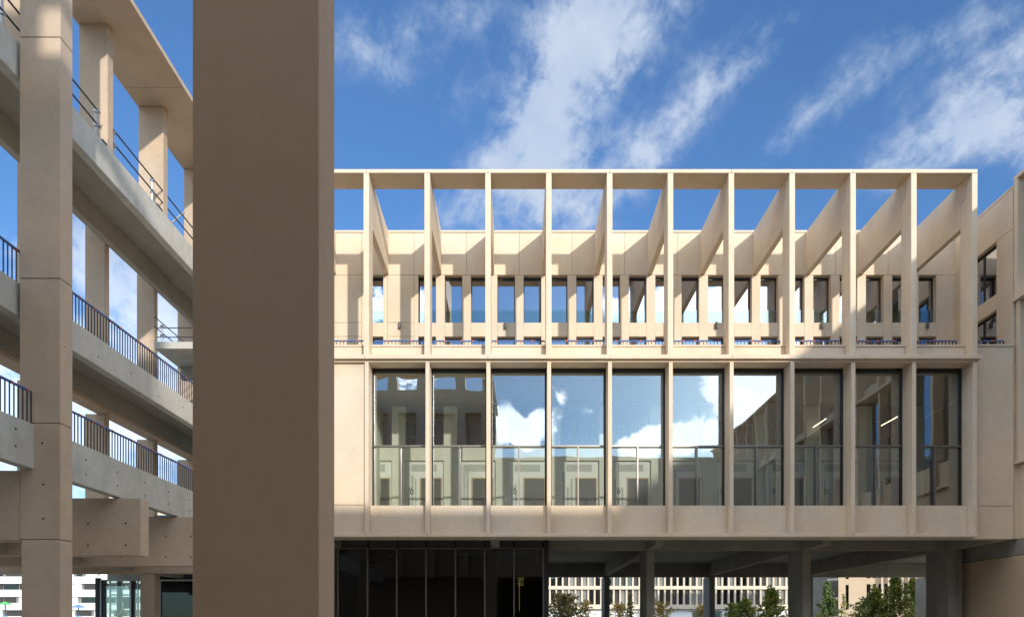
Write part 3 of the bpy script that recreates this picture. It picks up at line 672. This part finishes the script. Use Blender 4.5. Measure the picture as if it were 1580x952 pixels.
balc = thing('balcony_building', 'dark block with rounded balcony slabs half hidden by trees', 'building', (38, 80, 0))
MB().box(34, 50, 74, 84, 0, 16).build('wall', DKWALL, balc)
for k, z in enumerate((2.6, 4.6, 6.6, 8.6)):
    b = MB(); b.prism([(36.4 + 3.2 * math.cos(t * math.pi / 12), 73.0 + 2.4 * math.sin(-t * math.pi / 12)) for t in range(13)], 'z', z, z + 0.22)
    b.build('balcony', CON, balc)

wb = thing('apartment_block', 'white ribbon-window block across the street at lower left', 'building', (-110, 150, 0))
YWB = 150.0
MB().box(-140, -70, YWB + 0.6, YWB + 14, 0, 20).build('core', BLIND, wb)
for k in range(7):
    z = 2.6 + 2.9 * k
    B('white_band', WHT, wb, -140, -70, YWB, YWB + 0.59, z, z + 1.55, 0)
rw = random.Random(11)
for k in range(4):
    z = 2.6 + 2.9 * k + 1.56; x = -116.5
    while x < -78:
        w_ = rw.choice((2.6, 3.2, 1.2)); MB().box(x, x + w_, YWB + 0.35, YWB + 0.5, z, z + 1.3).build('window', rw.choice((FARG, LOBD, WHT)), wb)
        x += w_ + rw.uniform(0.3, 1.0)
pk = thing('tower_block', 'pale pink tower standing far beyond the gallery building', 'building', (-90, 175, 0))
MB().box(-106.5, -60, 170, 185, 0, 37.0).build('wall', CREAM, pk)
for z in (28, 31.5): MB().box(-104, -62, 169.95, 170.0, z, z + 1.6).build('window', FARG, pk)

# street bits, lower left
wl_ = MB().box(-75, -22, 62, 62.4, -0.03, 2.55); tag(wl_.build('boundary_wall', WHT), 'low white wall below the white ribbon-window block', 'wall')
def parasol(x, y, h, m, lab, stand):
    t = thing('parasol', lab, 'parasol', (x, y, -0.03), 'parasols along the street')
    MB().tube((x, y, -0.03), (x, y, h - 0.15), 0.05, 8).build('pole', RAILD, t)
    c = MB(); bmesh.ops.create_cone(c.bm, cap_ends=True, segments=8, radius1=0.62, radius2=0.03, depth=0.26, matrix=Matrix.Translation((x, y, h))); c.build('canopy', m, t)
    b = MB().box(x - 0.17, x - 0.06, y - 0.15, y + 0.15, 0, 3.0 - 0.35).box(x + 0.06, x + 0.17, y - 0.15, y + 0.15, 0, 3.0 - 0.35).box(x - 0.06, x + 0.06, y - 0.12, y + 0.12, 1.8, 2.3); b.build('base', BLUL, t)
parasol((8 - VX) * 60 / F, 60, 3.78, GRN, 'small green parasol on a light blue stand, before the white block', 1)
parasol((121 - VX) * 60 / F, 60, 3.52, BLU, 'small blue parasol on a light blue stand, before the white block', 1)

# glazed entrance of gallery ground floor + scaffold tower behind it
ent = thing('glass_entrance', 'glazed entrance screen with pale metal frame under the gallery building', 'entrance', (-12, 23, 0))
def P(px, d): return (px - VX) * d / F
YE = 23.0
def Z(py, d): return EYE + (VY - py) * d / F
fr = MB(); zt = Z(896, YE)
for px0, px1, m_ in ((155, 157.5, 0), (201, 203.5, 0), (247, 249, 0)):
    fr.box(P(px0, YE), P(px1, YE), YE - 0.05, YE + 0.05, 0, zt)
fr.box(P(155, YE), P(216, YE), YE - 0.05, YE + 0.049, zt, zt + 0.05).box(P(247, YE), P(330, YE), YE - 0.05, YE + 0.049, zt, zt + 0.05)
fr.build('frame', GALV, ent)
MB().box(P(149, YE), P(154.5, YE), YE - 0.08, YE + 0.08, 0, zt + 0.1).box(P(158, YE), P(163, YE), YE - 0.02, YE + 0.08, 0, zt).box(P(204, YE), P(208, YE), YE, YE + 0.1, 0, zt).build('dark_post', FRAME, ent)
MB().box(P(157.5, YE), P(201, YE), YE, YE + 0.012, 0, zt).build('pane', GLASSC, ent)
MB().box(P(208, YE), P(216, YE), YE, YE + 0.012, 0, zt).build('pane', GLASSC, ent)
MB().box(P(249, YE), P(330, YE), YE, YE + 0.012, 0, zt).build('pane', GLASSD, ent)
MB().box(P(247, YE), P(345, YE), YE + 2.2, YE + 2.3, 0, 3.4).box(P(247, YE), P(345, YE), YE + 0.06, YE + 2.2, 3.3, 3.4).box(P(245, YE), P(247, YE), YE + 0.06, YE + 2.3, 0, 3.4).build('inner_wall', mat('blue_grey_wall', (0.045, 0.055, 0.065), 0.2, 0.8), ent)
tw = thing('scaffold_tower', 'scaffold tower with ladder rungs behind the glazed entrance', 'scaffold', (P(185, 27), 27, 0))
for px in (170, 184, 188, 213): MB().tube((P(px, 27), 27, 0), (P(px, 27), 27, 3.6), 0.035 if px != 184 else 0.09, 8).build('post', FRAME if px == 184 else GALV, tw)
for k in range(14): MB().tube((P(170, 27), 27, 0.2 + 0.26 * k), (P(184, 27), 27, 0.2 + 0.26 * k), 0.022, 6).build('rung', GALV, tw)
for z in (2.2, 2.9, 3.35): MB().tube((P(170, 27), 27, z), (P(213, 27), 27, z), 0.03, 6).build('ledger', GALV, tw)
MB().tube((P(172, 27), 26.9, 1.7), (P(205, 27), 26.9, 2.7), 0.03, 6).build('brace', GALV, tw)
MB().box(P(190, 26.8), P(201, 26.8), 26.8, 26.85, 2.35, 2.75).build('board', FRAME, tw)

# ------------------------------------------------------------------ trees
def tree(x, y, h, r, leaf, n, lab, shape='cone', ls=0.09, seed=0, crown0=0.25):
    rg = random.Random(seed); t = thing('tree', lab, 'tree', (x, y, 0), 'young trees behind the undercroft')
    tr = MB(); segs_ = 7; p = Vector((x, y, 0)); pts = [p.copy()]
    for k in range(segs_):
        q = Vector((x + rg.uniform(-0.04, 0.04) * (k + 1), y, h * 0.97 * (k + 1) / segs_)); 
        tr.tube(p, q, 0.055 * h / 4 * (1 - k / segs_ * 0.85), 7, 0.055 * h / 4 * (1 - (k + 1) / segs_ * 0.85)); p = q; pts.append(q.copy())
    tips = []
    nb = 60
    for k in range(nb):
        f = crown0 + (1 - crown0) * (k / nb) ** 0.9; a = k * 2.4 + rg.uniform(-0.4, 0.4)
        rad = r * ((1 - f) / (1 - crown0)) ** 0.75 if shape == 'cone' else r * math.sin(math.pi * min(1, max(0.06, (f - crown0 * 0.8) / (1.02 - crown0 * 0.8)))) ** 0.7
        rad *= rg.uniform(0.45, 1.25)
        s0 = Vector((x, y, h * f * 0.95)); e0 = s0 + Vector((math.cos(a) * rad, math.sin(a) * rad, rad * rg.uniform(0.15, 0.6)))
        tr.tube(s0, e0, 0.014 * h / 4, 5, 0.004); tips.append((s0, e0))
    tr.build('trunk', BARK, t)
    bm = bmesh.new()
    for k in range(n):
        s0, e0 = tips[rg.randrange(nb)]; q = rg.uniform(0.2, 1.12); c = s0.lerp(e0, q) + Vector((rg.gauss(0, 1), rg.gauss(0, 1), rg.gauss(0, 1))) * r * 0.06
        d1 = Vector((rg.gauss(0, 1), rg.gauss(0, 1), rg.gauss(0, 1))).normalized(); d2 = d1.cross(Vector((rg.gauss(0, 1), rg.gauss(0, 1), rg.gauss(0, 1)))).normalized()
        s_ = ls * rg.uniform(0.6, 1.3)
        vs = [bm.verts.new(c + d1 * s_), bm.verts.new(c + d2 * s_ * 0.45), bm.verts.new(c - d1 * s_), bm.verts.new(c - d2 * s_ * 0.45)]
        bm.faces.new(vs)
    me = bpy.data.meshes.new('crown'); bm.to_mesh(me); bm.free(); me.materials.append(leaf)
    me.transform(Matrix.Translation((-x, -y, 0)))
    o = bpy.data.objects.new('crown', me); COL.objects.link(o); o.parent = t
def TR(px, ytop, d, rpx, leaf, n, lab, **k):
    tree(P(px, d), d, Z(ytop, d), rpx * d / F, leaf, n, lab, **k)
TR(872, 915, 40, 36, LEAFO, 3600, 'broad olive green tree nearest the dark glass lobby', seed=1, ls=0.10, shape='round', crown0=0.1)
TR(905, 922, 43, 15, LEAFY, 700, 'sparse yellowing tree just left of the first rear column', seed=2, shape='round')
TR(957, 928, 44, 26, LEAFY, 1300, 'yellowing tree right of the first rear column', seed=3, shape='round')
TR(972, 912, 42, 12, LEAFO, 500, 'thin tree with a tall bare leader beside a yellowing tree', seed=4)
TR(1020, 927, 41, 24, LEAFY, 1400, 'yellow green tree right of the first front column', seed=5, shape='round', crown0=0.1)
TR(1082, 930, 43, 18, LEAFY, 800, 'small golden tree beside the second rear column', seed=6, shape='round')
TR(1132, 930, 40, 26, LEAFG, 1800, 'small green tree right of the second rear column', seed=7, shape='round')
TR(1160, 934, 44, 20, LEAFY, 1000, 'yellow green bush-like tree between two green trees', seed=8, shape='round', crown0=0.1)
TR(1190, 903, 38, 44, LEAFG, 3400, 'dense cone shaped green tree left of the second front column', seed=9, ls=0.10, crown0=0.05)
TR(1150, 920, 39, 34, LEAFG, 2600, 'green tree leaning on the dense cone shaped one', seed=10)
TR(1277, 893, 55, 24, LEAFD, 3600, 'dark evergreen in front of the rounded balconies', seed=11, ls=0.13, crown0=0.02)
TR(1302, 912, 46, 12, LEAFO, 240, 'nearly bare sapling against the tan wall', seed=12)
TR(1350, 903, 36, 38, LEAFG, 2600, 'green tree with spreading branches before the tan window slots', seed=13, ls=0.085)
TR(1333, 925, 37, 30, LEAFG, 1600, 'low green tree at the foot of the tan wall', seed=14, shape='round', crown0=0.05)
TR(1381, 884, 36, 42, LEAFG, 4200, 'tallest green tree before the tan building', seed=15, ls=0.085, crown0=0.05)
TR(1408, 886, 37, 30, LEAFG, 2400, 'green tree at the right end of the undercroft opening', seed=16, ls=0.085, crown0=0.05)
